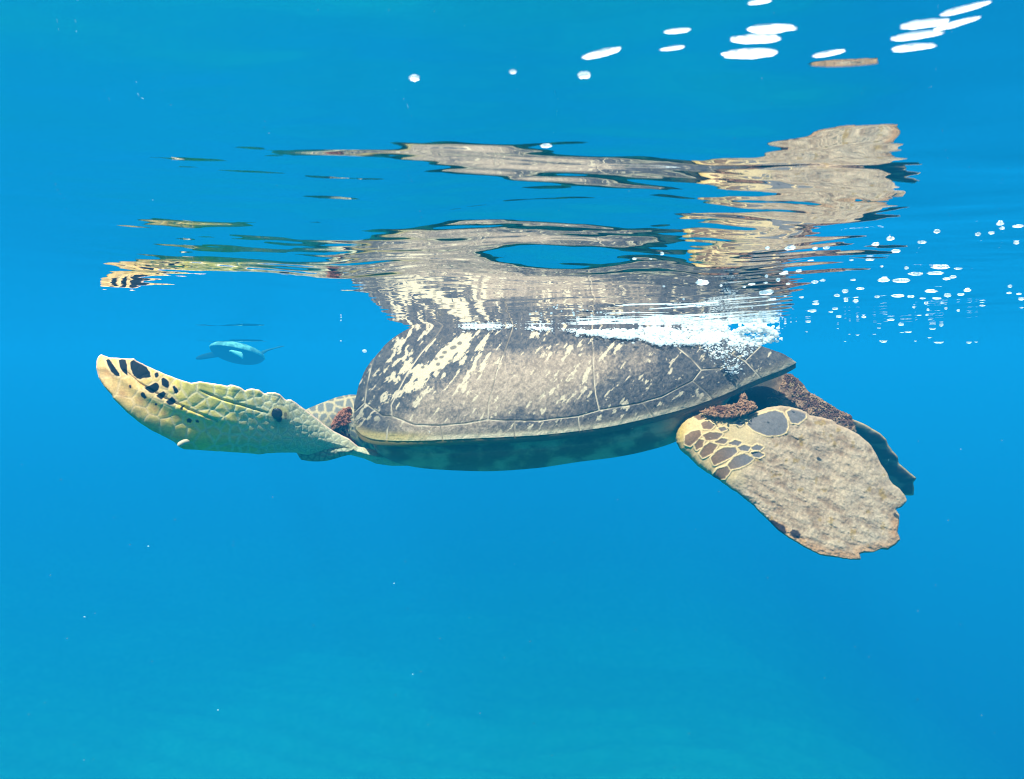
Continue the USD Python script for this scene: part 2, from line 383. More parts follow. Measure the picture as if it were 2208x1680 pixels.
def shell_colour(px, py):
    """slate shell with cream flecks that run with the growth of each plate, and a beige film of algae"""
    rot = math.radians(-52)
    a, b = px * math.cos(rot) + py * math.sin(rot), -px * math.sin(rot) + py * math.cos(rot)
    streak = fbm2(a * .3, b, 7, 5, 5)
    fine = .6 * fbm2(px, py, 5, 4, 6) + .4 * fbm2(px, py, 2.4, 3, 16)
    broad = fbm2(px, py, 70, 4, 8)
    film = gauss(px, py, 1180, 830, 110, 50, -10) + .8 * gauss(px, py, 1000, 850, 90, 40, -25) + .6 * gauss(px, py, 930, 925, 120, 18) + .5 * gauss(px, py, 1250, 780, 90, 25)
    film = sstep(.25, .8, film * .8 + .8 * (broad - .42) + .5 * (fine - .5))
    col = lerp((.036, .042, .055), (.088, .087, .090), sstep(.35, .65, fine))
    col = lerp(col, lerp((.165, .135, .11), (.31, .262, .212), sstep(.3, .7, fine)), film)
    cream = (1.1 * gauss(px, py, 965, 765, 48, 26, -28) + .9 * gauss(px, py, 925, 792, 45, 16, -35) + .75 * gauss(px, py, 868, 798, 40, 12, -45) + .6 * gauss(px, py, 850, 770, 30, 10, -42)
             + .55 * gauss(px, py, 1022, 812, 34, 9, -58) + .5 * gauss(px, py, 905, 836, 30, 14, -30) + .5 * gauss(px, py, 840, 872, 30, 14, -30) + .5 * gauss(px, py, 1030, 780, 20, 30, -60)
             + .45 * gauss(px, py, 1165, 864, 28, 8, -55) + .45 * gauss(px, py, 1260, 815, 14, 26, 0) + .5 * gauss(px, py, 1165, 722, 18, 10) + .55 * gauss(px, py, 1105, 720, 8, 12) + .5 * gauss(px, py, 1325, 747, 26, 8)
             + .55 * gauss(px, py, 1322, 768, 12, 8, 20) + .5 * gauss(px, py, 1362, 822, 18, 9) + .5 * gauss(px, py, 1430, 822, 8, 6) + .45 * gauss(px, py, 1350, 868, 10, 12) + .4 * gauss(px, py, 1205, 765, 26, 18) + .4 * gauss(px, py, 1400, 790, 60, 8, -8)
             + .5 * gauss(px, py, 790, 905, 18, 20) + .35 * gauss(px, py, 1010, 740, 40, 14, -30))
    cream = sstep(.49, .60, cream * .44 + (streak - .5) * 1.75 + .15 + .7 * (fine - .5) + .5 * (fbm2(px, py, 15, 3, 19) - .5))
    col = lerp(col, (.42, .38, .29), cream * .92)
    spot = np.zeros(len(px))
    for q in ((910, 210, 16, 11), (1010, 270, 13, 7), (940, 308, 9, 6), (915, 346, 9, 5), (885, 405, 8, 6), (1062, 236, 9, 6), (868, 362, 7, 5), (960, 245, 7, 4), (845, 300, 7, 5), (800, 345, 6, 5), (985, 380, 8, 5), (760, 430, 7, 5), (900, 455, 9, 5)):
        c = Z2([q[:2]])[0]; spot = np.maximum(spot, sstep(.5, .75, gauss(px, py, c[0], c[1], q[2] * .62, q[3] * .62, -15) + .5 * (fine - .5)))
    col = lerp(col, (.06, .06, .06), spot * .8)
    speck = sstep(.71, .76, fbm2(px, py, 6.5, 3, 17))
    col = lerp(col, (.40, .36, .27), speck * .7)
    return col


def rim_colour(px, py, col, low):
    """the edge plates: pale worn rim, yellow along its front underside"""
    edge = sstep(13, 4, np.abs(np.interp(px, mg[np.argsort(mg[:, 0]), 0], mg[np.argsort(mg[:, 0]), 1]) - py))
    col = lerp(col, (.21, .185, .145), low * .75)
    col = lerp(col, (.44, .39, .29), edge * sstep(.25, .5, fbm2(px, py, 22, 3, 63)) * np.interp(px, [780, 960, 1350, 1500, 1600], [.3, .95, .95, .7, .5]))
    front = gauss(px, py, 830, 938, 60, 16)
    col = lerp(col, (.42, .33, .10), np.clip(front * low * 1.3, 0, 1) * .6)
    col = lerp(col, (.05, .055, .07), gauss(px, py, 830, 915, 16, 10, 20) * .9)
    return col


def build_carapace():
    nu, nv = 760, 300
    u = np.linspace(0, 1, nu); u = u + .06 * np.sin(2 * np.pi * u) / (2 * np.pi) * -1
    v = np.concatenate([np.linspace(0, .5, nv), np.linspace(.5, 1, 70)[1:]])
    Ug, Vg = np.meshgrid(u, v, indexing='ij')
    P, N = carapace_points(Ug, Vg)
    px, py, _ = project(N)
    f = grid_faces(*Ug.shape)
    Pv = P.reshape(-1, 3); n = vnormals(Pv, f)
    if n[(nu // 2) * len(v) + nv // 2][2] < 0: n = -n; f = f[:, ::-1]
    pxf, pyf = px.ravel(), py.ravel()
    d, _ = seam_tree.query(np.stack([pxf, pyf], -1))
    # base: the bone under the plates, closed below by a shallow underside
    wobble = (fbm2(pxf, pyf, 34, 3, 2) - .5)
    step = 4
    ub, vb = u[::step], v[::step]
    if vb[-1] != 1: vb = np.append(vb, 1.0)
    if ub[-1] != 1: ub = np.append(ub, 1.0)
    Bu, Bv = np.meshgrid(ub, vb, indexing='ij')
    B, Bn = carapace_points(Bu, Bv)
    fb = grid_faces(*Bu.shape)
    under = B.copy(); under[..., 2] = np.minimum(B[..., 2], 0) * 0 + np.interp(Bv, [0, .06, .5, .94, 1], [0, 1, 1, 1, 0]) * -.011 + (B[:, :1, 2] + 0 * B[..., 2])
    base_v = np.vstack([B.reshape(-1, 3), under.reshape(-1, 3)])
    base_f = np.vstack([fb[:, ::-1], fb + B.shape[0] * B.shape[1]])
    bx, by, _ = project(Bn)
    bc = np.vstack([lerp((.12, .11, .095), (.36, .33, .27), sstep(.36, .58, fbm2(bx.ravel(), by.ravel(), 26, 2, 61)))] * 2)
    nb = B.shape[0] * B.shape[1]
    bc[nb:] = lerp((.10, .10, .07), (.22, .17, .05), gauss(bx.ravel(), by.ravel(), 850, 945, 130, 40))
    bc[:nb] = lerp(bc[:nb], (.36, .28, .08), gauss(bx.ravel(), by.ravel(), 860, 955, 90, 6) * .7)
    carapace = obj('carapace', (base_v, base_f), 'turtle_shell', TP, tint=bc)
    CPath = str(carapace.GetPath())
    lift = -.0004 + .0016 * sstep(.35, 2.4, d) + .0022 * wobble * sstep(2, 12, d) + .0009 * (fbm2(pxf, pyf, 3.2, 2, 51) - .5) * sstep(2, 5, d) + .0016 * (fbm2(.3 * (pxf * math.cos(-.9) + pyf * math.sin(-.9)), -pxf * math.sin(-.9) + pyf * math.cos(-.9), 9, 4, 5) - .5) * sstep(2, 6, d)
    Q = Pv + n * lift[:, None]
    low = sstep(26, 5, np.abs(np.interp(pxf, mg[np.argsort(mg[:, 0]), 0], mg[np.argsort(mg[:, 0]), 1]) - pyf))
    col = rim_colour(pxf, pyf, shell_colour(pxf, pyf), low)
    col = lerp(col, (.34, .31, .25), sstep(1.9, .8, d) * (.35 + .65 * sstep(.35, .6, fbm2(pxf, pyf, 26, 2, 61))))
    cen = np.stack([pxf[f].mean(1), pyf[f].mean(1)], -1)
    farside = (Vg.ravel()[f].mean(1) > .5)
    count = 0
    for g in scute_polys:
        inside = shapely.contains_xy(g, cen[:, 0], cen[:, 1])
        for side in (False, True):
            k = inside & (farside == side)
            if k.sum() < 60: continue
            ff = f[k]; used, inv = np.unique(ff, return_inverse=True)
            obj('scute', (Q[used], inv.reshape(ff.shape)), 'turtle_shell', CPath, tint=col[used])
            count += 1
    print('scutes', count)
    return px[:, :nv], py[:, :nv], P[:, :nv]


CPX, CPY, CP3 = build_carapace()


def blade(outline, step, depth, half, relief, colour, jag=0.0, seed=0):
    """a closed flipper or fold of skin: the outline at its own distance, with thickness, relief and colours. Returns (vertices, faces, colours)."""
    ring = np.asarray(outline, float)
    c = Polygon(ring).buffer(0)
    if c.geom_type != 'Polygon': c = max(c.geoms, key=lambda g: g.area)
    L = c.exterior.length; n = int(L / step)
    edge = np.array([c.exterior.interpolate(k * L / n).coords[0] for k in range(n)])
    # round the corners a little
    edge = .25 * np.roll(edge, 1, 0) + .5 * edge + .25 * np.roll(edge, -1, 0)
    if jag:
        t = np.arange(n) * step
        nr = np.roll(edge, -1, 0) - np.roll(edge, 1, 0); nr = np.stack([nr[:, 1], -nr[:, 0]], -1); nr /= np.linalg.norm(nr, axis=1, keepdims=True) + 1e-9
        edge = edge + nr * (jag * (meshkit.fbm(np.stack([edge[:, 0] / 9, edge[:, 1] / 9, 0 * t + seed], -1), 3, seed) - .5))[:, None]
    poly = Polygon(edge).buffer(0)
    if poly.geom_type != 'Polygon': poly = max(poly.geoms, key=lambda g: g.area)
    edge = np.array(poly.exterior.coords)[:-1]
    x0, y0, x1, y1 = poly.bounds
    gx, gy = np.meshgrid(np.arange(x0, x1, step), np.arange(y0, y1, step * .87))
    gx = gx + (np.arange(gx.shape[0]) % 2)[:, None] * step / 2
    pts = np.stack([gx.ravel(), gy.ravel()], -1)
    pts = pts[shapely.contains_xy(poly.buffer(-.55 * step), pts[:, 0], pts[:, 1])]
    allp = np.vstack([edge, pts])
    tri = Delaunay(allp).simplices
    cc = allp[tri].mean(1)
    tri = tri[shapely.contains_xy(poly, cc[:, 0], cc[:, 1])]
    a, b, e = (allp[tri[:, k]] for k in range(3))
    flip = ((b - a)[:, 0] * (e - a)[:, 1] - (b - a)[:, 1] * (e - a)[:, 0]) > 0
    if flip.mean() > .5: tri = tri[:, ::-1]
    ex = np.array([poly.exterior.interpolate(t).coords[0] for t in np.arange(0, poly.exterior.length, step * .3)])
    d, _ = cKDTree(ex).query(allp); d[:len(edge)] = 0
    px, py = allp.T
    D, h = depth(px, py), half(px, py, d) + .0003
    fade = sstep(0, 2.5, d)
    front = U(px, py, D - h - relief(px, py) * fade)
    back = U(px, py, D + h + relief(px, py) * fade * .6)
    n = len(allp)
    he = np.vstack([tri[:, [0, 1]], tri[:, [1, 2]], tri[:, [2, 0]]])
    eu, first, en = np.unique(np.sort(he, 1), axis=0, return_index=True, return_counts=True)
    rim = he[first[en == 1]]
    V = np.vstack([front, back])
    Fc = np.vstack([tri, tri[:, ::-1] + n, np.stack([rim[:, 1], rim[:, 0], rim[:, 0] + n], -1), np.stack([rim[:, 1], rim[:, 0] + n, rim[:, 1] + n], -1)])
    col = colour(px, py, d)
    col = np.vstack([col, col])
    used, inv = np.unique(Fc, return_inverse=True)
    return V[used], inv.reshape(Fc.shape), col[used]


def dome(T, w, power=.5):
    return lambda px, py, d: T * (1 - (1 - np.clip(d / w, 0, 1)) ** 2) ** power


class Scales:
    """a mosaic of scales: cells around seeds with raised middles and joints between them"""
    def __init__(self, pts, weights=None):
        self.p = np.asarray(pts, float); self.t = cKDTree(self.p)
    def __call__(self, px, py, warp=2.0, seed=0):
        w = np.stack([px + warp * (fbm2(px, py, 9, 2, seed + 1) - .5) * 2, py + warp * (fbm2(px, py, 9, 2, seed + 2) - .5) * 2], -1)
        d, i = self.t.query(w, k=2)
        a, b = self.p[i[:, 0]], self.p[i[:, 1]]
        gap = (d[:, 1] ** 2 - d[:, 0] ** 2) / (2 * np.linalg.norm(a - b, axis=1) + 1e-9)    # distance to the joint
        return gap, i[:, 0]


def fill_seeds(given, poly, radius, rg, tries=9000):
    pts = [tuple(p) for p in given]
    x0, y0, x1, y1 = poly.bounds
    arr = np.array(pts).reshape(-1, 2)
    for _ in range(tries):
        q = np.array([rg.uniform(x0, x1), rg.uniform(y0, y1)])
        r = radius(q[0], q[1])
        if len(arr) and np.min(((arr - q) ** 2).sum(1)) < r * r: continue
        arr = np.vstack([arr, q])
    return arr


def soft_poly(px, py, pts, soft, wob=1.2, seed=0):
    """how far inside the polygon a point is, from 0 to 1 across a soft, slightly ragged edge"""
    g = Polygon(pts).buffer(0)
    x0, y0, x1, y1 = g.buffer(soft + 3).bounds
    out = np.zeros(len(px))
    k = (px > x0) & (px < x1) & (py > y0) & (py < y1)
    if not k.any(): return out
    e = np.array([g.exterior.interpolate(t).coords[0] for t in np.arange(0, g.exterior.length, .3)])
    d, _ = cKDTree(e).query(np.stack([px[k], py[k]], -1))
    d = np.where(shapely.contains_xy(g, px[k], py[k]), d, -d) + wob * (fbm2(px[k], py[k], 4, 3, seed) - .5) * 2
    out[k] = sstep(-soft, soft, d)
    return out


BODY = []                       # the pieces that grow together into the turtle's skin

# --- front flipper
FLIP = np.vstack([Z1([(125, 178), (105, 195), (92, 225), (89, 280), (108, 350), (150, 420), (205, 480), (215, 505), (250, 540), (320, 610), (420, 690), (500, 740), (600, 790), (665, 825), (700, 862), (740, 878), (900, 887), (1100, 900), (1220, 908), (1290, 917), (1340, 908), (1450, 903),
                      (1560, 903), (1650, 925), (1750, 915), (1850, 915), (1970, 922), (2060, 945), (2150, 985)]),
                  Z1([(2260, 1000), (2370, 1000), (2420, 960), (2330, 900), (2200, 885), (2120, 880), (2020, 858), (1950, 800), (1840, 745), (1760, 690), (1700, 640), (1620, 580), (1560, 535), (1525, 512), (1505, 510), (1490, 515), (1470, 500), (1440, 472), (1400, 457), (1350, 458), (1335, 468), (1318, 462), (1290, 440), (1240, 431), (1200, 436), (1186, 447), (1172, 436), (1150, 420), (1100, 405), (1072, 402), (1058, 412), (1000, 400), (850, 378), (790, 390),
                      (700, 363), (600, 325), (520, 290), (450, 258), (385, 225), (365, 207), (345, 212), (270, 206), (190, 203)])])
fx = [150, 240, 300, 400, 500, 600, 700, 760, 860]
fc = [1.475, 1.485, 1.50, 1.53, 1.56, 1.60, 1.65, 1.68, 1.72]
fm = [805, 818, 845, 885, 905, 920, 945, 960, 985]
fl = [-.0004, -.0003, -.0001, .00028, .00036, .00038, .00035, .0002, 0]


def flip_depth(px, py):
    return np.interp(px, fx, fc) + np.interp(px, fx, fl) * (py - np.interp(px, fx, fm)) + .00002 * (px - 400) * 0


FLIP_SEEDS = np.vstack([Z1([(1040, 810), (1165, 820), (1260, 825), (1330, 820), (1420, 810), (1500, 820), (890, 800), (800, 740), (720, 730), (620, 690), (1220, 740), (1315, 740), (1110, 740), (1045, 720), (960, 750), (870, 620), (920, 665), (970, 640), (1000, 690), (790, 620), (850, 690), (770, 665), (690, 655), (600, 605),
                          (530, 565), (430, 510), (330, 430), (400, 620), (300, 560), (500, 690), (160, 300), (180, 390), (210, 275), (290, 265), (415, 290), (535, 330), (595, 390), (670, 435), (500, 430), (570, 480), (640, 520), (460, 380), (730, 575), (700, 480), (760, 430), (900, 440), (1010, 430), (1100, 450), (960, 530), (1070, 540), (1160, 560), (830, 520), (860, 560), (1290, 530), (1225, 605), (1300, 640), (1420, 635), (1440, 640), (1430, 660)])])
flip_poly = Polygon(FLIP).buffer(0)
def flip_radius(x, y):
    return float(np.interp(x, [200, 420, 480, 560, 640, 720, 820], [60, 40, 19, 14, 11.5, 9, 9]))
flip_scales = Scales(fill_seeds(FLIP_SEEDS, flip_poly, flip_radius, np.random.default_rng(3)))
FLIP_BLACK = [Zt(q) for q in (
    [(235, 225), (262, 208), (290, 215), (360, 320), (430, 415), (438, 460), (380, 455), (310, 390), (262, 300)],
    [(420, 222), (470, 205), (522, 212), (545, 300), (552, 452), (490, 400), (440, 330)],
    [(590, 262), (610, 232), (650, 222), (720, 240), (830, 320), (880, 400), (895, 470), (850, 485), (780, 488), (735, 508), (690, 490), (640, 450), (598, 350)],
    [(948, 425), (975, 402), (1003, 402), (1015, 450), (990, 482), (960, 478)],
    [(1046, 505), (1075, 478), (1110, 492), (1158, 540), (1165, 600), (1150, 636), (1110, 628), (1060, 590)],
    [(1212, 610), (1240, 600), (1280, 635), (1302, 690), (1278, 716), (1240, 700)],
    [(798, 632), (880, 595), (960, 555), (1000, 565), (1020, 610), (1005, 665), (930, 712), (880, 700)],
    [(972, 748), (1030, 705), (1085, 682), (1122, 715), (1090, 765), (1050, 805)],
    [(1112, 835), (1160, 800), (1205, 763), (1255, 805), (1265, 840), (1225, 875), (1165, 884)],
    [(745, 715), (768, 690), (800, 700), (840, 780), (805, 796), (750, 755)],
    [(572, 600), (590, 585), (608, 600), (606, 632), (585, 640)],
    [(948, 868), (968, 850), (992, 862), (988, 888), (960, 892)],
    [(1422, 1100), (1445, 1080), (1485, 1085), (1502, 1115), (1475, 1150), (1430, 1135)],
    [(1555, 1112), (1580, 1100), (1606, 1118), (1600, 1145), (1562, 1140)],
    [(1350, 900), (1375, 888), (1398, 895), (1372, 915), (1364, 955), (1335, 955), (1325, 930)])]
FLIP_BROWN = [(Zt([(q[0], q[1])])[0], q[2] * .1465) for q in ((740, 810, 60), (955, 935, 60), (1090, 1010, 50), (1290, 1065, 45), (480, 720, 70), (330, 430, 60), (250, 400, 50), (590, 610, 35))]


def flip_relief(px, py):
    gap, i = flip_scales(px, py, 1.2)
    r = np.interp(px, [200, 300, 400, 520, 700], [.0002, .0003, .0005, .0006, .0005])
    bump = r * sstep(0, 3.4, gap) + .0005 * sstep(2, 9, gap) * sstep(260, 400, px)
    ridge = .004 * np.exp(-((py - np.interp(px, [230, 290, 360, 420, 480, 560], [790, 838, 872, 893, 905, 925])) / 12) ** 2) * sstep(600, 430, px)
    crease = -.0035 * np.exp(-((py - np.interp(px, [270, 300, 350, 410, 470, 540, 590], [800, 826, 856, 884, 908, 880, 890])) / 3.0) ** 2) * (px < 470) * sstep(258, 285, px)
    fold = -.004 * np.exp(-((py - np.interp(px, [430, 480, 530, 575], [842, 862, 876, 890])) / 2.5) ** 2) * sstep(425, 450, px) * sstep(580, 560, px)
    eyeb = .002 * np.exp(-(((px - 602) / 22) ** 2 + ((py - 898) / 22) ** 2) ** 2) - .0005 * np.exp(-(((px - 598) / 13) ** 2 + ((py - 895) / 14) ** 2) ** 3)
    top = .003 * fbm2(px, py, 40, 3, 4)
    disc = ((px - 602) / 24) ** 2 + ((py - 898) / 24) ** 2
    bump = bump * sstep(.8, 1.15, disc) - .0004 * np.exp(-((np.sqrt(disc) - 1.05) / .07) ** 2)
    return bump + ridge + crease + fold + eyeb + top


def flip_colour(px, py, d):
    gap, i = flip_scales(px, py, 1.2)
    hue = meshkit.noise(np.stack([i * 7.31, i * 3.17, 0 * px], -1), 4)
    tan, yel, grn, gry = (.42, .27, .12), (.46, .36, .08), (.34, .30, .12), (.29, .29, .20)
    t = np.interp(px, [210, 300, 400, 500, 620, 760], [0, .3, 1, 1.5, 2, 2.2])
    col = lerp(tan, yel, np.clip(t, 0, 1)); col = lerp(col, grn, np.clip(t - 1, 0, 1) * (.5 + .5 * hue)); col = lerp(col, gry, np.clip(t - 1.2, 0, 1))
    col = lerp(col, np.array(yel) * 1.0, .55 * (hue > .62) * sstep(640, 540, px) * sstep(300, 380, px))
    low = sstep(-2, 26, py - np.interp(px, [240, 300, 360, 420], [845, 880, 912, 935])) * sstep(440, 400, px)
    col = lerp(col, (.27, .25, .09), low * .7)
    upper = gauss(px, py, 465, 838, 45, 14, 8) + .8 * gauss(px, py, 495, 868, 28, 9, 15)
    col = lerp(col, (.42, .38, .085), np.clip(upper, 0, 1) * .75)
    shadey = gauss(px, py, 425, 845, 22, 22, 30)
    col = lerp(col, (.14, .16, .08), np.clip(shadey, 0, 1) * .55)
    core = sstep(1.0, 5.0, gap)
    joint_c = lerp((.46, .34, .19), (.40, .41, .31), np.clip((px - 350) / 150, 0, 1))
    col = lerp(joint_c, col, .38 + .62 * core)
    dark_joint = sstep(1.3, .2, gap) * sstep(500, 620, px)
    col = lerp(col, (.10, .14, .12), dark_joint * .55)
    for (c, r) in FLIP_BROWN:
        col = lerp(col, (.30, .15, .06), .6 * np.exp(-(((px - c[0]) / r) ** 2 + ((py - c[1]) / r) ** 2)))
    for k, q in enumerate(FLIP_BLACK):
        if k < 9: col = lerp(col, (.47, .34, .19), soft_poly(px, py, np.array(Polygon(q).buffer(3.2).exterior.coords), 1.2, .8, k) * .8)
    for k, q in enumerate(FLIP_BLACK):
        col = lerp(col, (.004, .007, .012), soft_poly(px, py, q, .8, .8, k))
    disc = np.sqrt(((px - 602) / 24) ** 2 + ((py - 898) / 24) ** 2)
    col = lerp(col, lerp((.24, .24, .16), (.33, .30, .12), sstep(905, 885, py)), sstep(1.05, .8, disc) * .75)
    col = lerp(col, (.10, .12, .09), np.exp(-((disc - 1.05) / .06) ** 2) * .3)
    col = lerp(col, (.05, .04, .03), np.maximum(sstep(.3, .7, gauss(px, py, 615.5, 894, 3.5, 4.5)), sstep(.3, .7, gauss(px, py, 616, 902, 2.2, 2))) * .7)
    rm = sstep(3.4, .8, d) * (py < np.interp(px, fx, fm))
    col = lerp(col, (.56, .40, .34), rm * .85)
    return col * (1.12 + .3 * fbm2(px, py, 6, 3, 9))[..., None]


def flip_half(px, py, d):
    w = np.interp(px, [200, 300, 500, 800], [16, 26, 45, 45])
    T = np.interp(px, [200, 260, 400, 600, 800], [.006, .009, .015, .022, .03])
    return T * (1 - (1 - np.clip(d / w, 0, 1)) ** 2) ** .5 * np.interp(py - np.interp(px, fx, fm), [-60, -20, 40], [.45, .9, 1.1])


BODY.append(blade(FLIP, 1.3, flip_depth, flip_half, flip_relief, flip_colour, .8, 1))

# --- fold of skin under the shoulder
FOLD = Ze([(870, 1060), (905, 1120), (940, 1168), (960, 1165), (1060, 1185), (1200, 1190), (1330, 1180), (1450, 1150), (1560, 1115), (1680, 1085), (1760, 1000), (1300, 900), (950, 950)])


def plain_skin(a, b, joint, seeds):
    def f(px, py, d):
        gap, i = seeds(px, py, 1.5)
        hue = meshkit.noise(np.stack([i * 7.31, i * 3.17, 0 * px], -1), 4)
        return lerp(joint, lerp(a, b, hue), sstep(.3, 2.4, gap))
    return f


fold_sc = Scales(fill_seeds([(700, 970)], Polygon(FOLD).buffer(20), lambda x, y: 9, np.random.default_rng(5), 2500))
BODY.append(blade(FOLD, 1.8, lambda px, py: 1.66 + 0 * px, dome(.02, 18), lambda px, py: .001 * sstep(0, 3, fold_sc(px, py)[0]), plain_skin((.30, .31, .22), (.22, .25, .20), (.12, .15, .12), fold_sc)))

# --- near hind flipper
HIND = Z4([(118, 560), (125, 520), (150, 470), (200, 425), (268, 402), (330, 385), (420, 350), (520, 340), (600, 370), (660, 415), (720, 385), (800, 355), (900, 340), (965, 350), (1040, 366), (1092, 388), (1118, 412), (1200, 428), (1285, 446), (1315, 478), (1400, 508), (1490, 560), (1580, 640), (1612, 700), (1650, 780),
           (1698, 845), (1712, 890), (1740, 925), (1790, 962), (1832, 1018), (1845, 1050), (1805, 1098), (1762, 1116), (1788, 1160), (1782, 1230), (1772, 1285), (1796, 1340), (1758, 1382), (1700, 1418), (1650, 1412), (1600, 1432), (1515, 1442), (1490, 1448), (1498, 1490), (1420, 1492), (1300, 1472), (1200, 1458), (1100, 1410),
           (1030, 1370), (960, 1330), (880, 1270), (800, 1190), (745, 1140), (700, 1088), (600, 1010), (500, 940), (430, 890), (350, 840), (280, 790), (210, 720), (150, 670), (122, 620)])
hx = [1450, 1500, 1600, 1750, 1960]


def hind_depth(px, py):
    along = (px - 1460) * .76 + (py - 930) * .65
    across = (px - 1460) * .65 - (py - 930) * .76
    return 1.60 - .00022 * np.clip(along, 0, 500) + .00045 * across


HQ = [Z4(q) for q in (
    [(655, 480), (680, 450), (720, 420), (800, 395), (860, 382), (915, 398), (945, 450), (950, 500), (935, 540), (890, 556), (800, 562), (700, 522)],
    [(950, 390), (985, 370), (1040, 378), (1082, 395), (1086, 428), (1030, 470), (985, 465)],
    [(190, 570), (240, 538), (295, 530), (305, 560), (270, 600), (225, 640), (190, 630)],
    [(312, 475), (340, 460), (380, 470), (402, 490), (375, 515), (325, 510)],
    [(328, 565), (370, 545), (430, 548), (462, 556), (425, 590), (350, 597)],
    [(262, 640), (290, 598), (325, 605), (312, 648), (272, 668)],
    [(300, 705), (330, 650), (375, 620), (425, 640), (392, 690), (320, 728)],
    [(385, 735), (430, 685), (480, 660), (560, 660), (572, 685), (530, 722), (460, 758), (405, 782)],
    [(418, 612), (470, 590), (505, 598), (475, 625)],
    [(518, 625), (560, 604), (608, 618), (580, 636)],
    [(588, 655), (630, 640), (672, 652), (655, 677), (605, 672)],
    [(688, 655), (725, 637), (766, 652), (745, 670), (698, 668)],
    [(512, 785), (555, 730), (630, 702), (695, 735), (660, 768), (590, 800), (530, 815)],
    [(685, 698), (735, 690), (772, 708), (742, 727), (700, 717)],
    [(395, 872), (430, 820), (500, 798), (520, 830), (480, 885), (430, 890)],
    [(558, 475), (590, 456), (628, 470), (600, 490)],
    [(255, 425), (280, 408), (320, 415), (330, 435), (290, 445)],
    [(440, 512), (480, 505), (495, 520), (460, 530)])]
HB = [Z4([(800, 1190), (850, 1200), (930, 1240), (945, 1290), (920, 1300), (870, 1262)]), Z4([(968, 1290), (990, 1262), (1025, 1270), (1052, 1300), (1040, 1335), (1000, 1330)])]


def hind_masks(px, py):
    rot = math.radians(28)
    a, b = px * math.cos(rot) + py * math.sin(rot), -px * math.sin(rot) + py * math.cos(rot)
    wr = fbm2(a * .38, b, 11, 4, 31)
    m = np.zeros(len(px)); hind_masks.ring = np.zeros(len(px))
    for k, q in enumerate(HQ): hind_masks.ring = np.maximum(hind_masks.ring, soft_poly(px, py, np.array(Polygon(q).buffer(4.5).exterior.coords), 1.6, 1.0, k))
    for k, q in enumerate(HQ): q = np.array(Polygon(q).buffer(1.3).exterior.coords); m = np.maximum(m, soft_poly(px, py, q, 1.5, 1.5, k))
    fuzz = sstep(-20, 40, (px - 1500) * .8 + (py - 960) * .35 - 95 - 30 * (fbm2(px, py, 30, 3, 3) - .5) * 2)
    fuzz = np.maximum(fuzz, sstep(16, 0, py - np.interp(px, [1490, 1530, 1600, 1640], [898, 898, 905, 920])) * sstep(1515, 1535, px) * sstep(1620, 1600, px))
    return wr, m, fuzz


def hind_relief(px, py):
    wr, m, fuzz = hind_masks(px, py)
    fine = fbm2(px, py, 5, 3, 41)
    return (hind_masks.ring - m) * .0018 + m * .0010 + .0006 * (1 - m) + fuzz * (1 - m) * (.0105 * (wr - .5) + .003 * (fine - .5)) + .006 * fbm2(px, py, 60, 2, 7) * .5


def hind_colour(px, py, d):
    wr, m, fuzz = hind_masks(px, py)
    fine = fbm2(px, py, 5, 4, 42)
    col = np.tile((.44, .315, .165), (len(px), 1))
    col = lerp(col, (.40, .31, .18), sstep(1540, 1600, px))
    col = lerp(col, (.34, .25, .08), gauss(px, py, 1466, 928, 12, 28))
    moss = lerp(lerp((.19, .132, .088), (.32, .25, .182), sstep(.32, .62, .6 * wr + .4 * fbm2(px, py, 7, 4, 44))), (.24, .205, .17), sstep(.5, .72, fbm2(px, py, 42, 3, 12)) * .35)
    moss = lerp(moss, (.20, .13, .03), sstep(.66, .76, fbm2(px, py, 16, 3, 19)) * .7)
    moss = moss * (.68 + .52 * fine)[..., None]
    col = lerp(col, moss, fuzz)
    col = lerp(col, (.50, .385, .215), hind_masks.ring * .8)
    pc = lerp((.12, .07, .042), (.085, .088, .105), sstep(1505, 1600, px + .4 * (930 - py)))
    pc = pc * (.75 + .5 * fine)[..., None]
    col = lerp(col, pc, m * .95)
    edge = sstep(7, 1.5, d) * sstep(1600, 1660, px)
    col = lerp(col, (.40, .29, .20), edge * .7)
    bot = sstep(26, 6, d) * sstep(1640, 1680, px) * sstep(1100, 1130, py)
    col = lerp(col, (.36, .19, .09), bot * .6)
    for k, q in enumerate(HB): col = lerp(col, (.012, .010, .014), soft_poly(px, py, q, 1.6, 1.2, k) * .95)
    return col


def hind_half(px, py, d):
    a = (px - 1460) * .76 + (py - 930) * .65
    T = np.interp(a, [0, 120, 300, 480], [.045, .026, .012, .006]); w = np.interp(a, [0, 120, 300, 480], [55, 50, 45, 30])
    return T * (1 - (1 - np.clip(d / w, 0, 1)) ** 2) ** .5


BODY.append(blade(HIND, 1.5, hind_depth, hind_half, hind_relief, hind_colour, 2.2, 2))

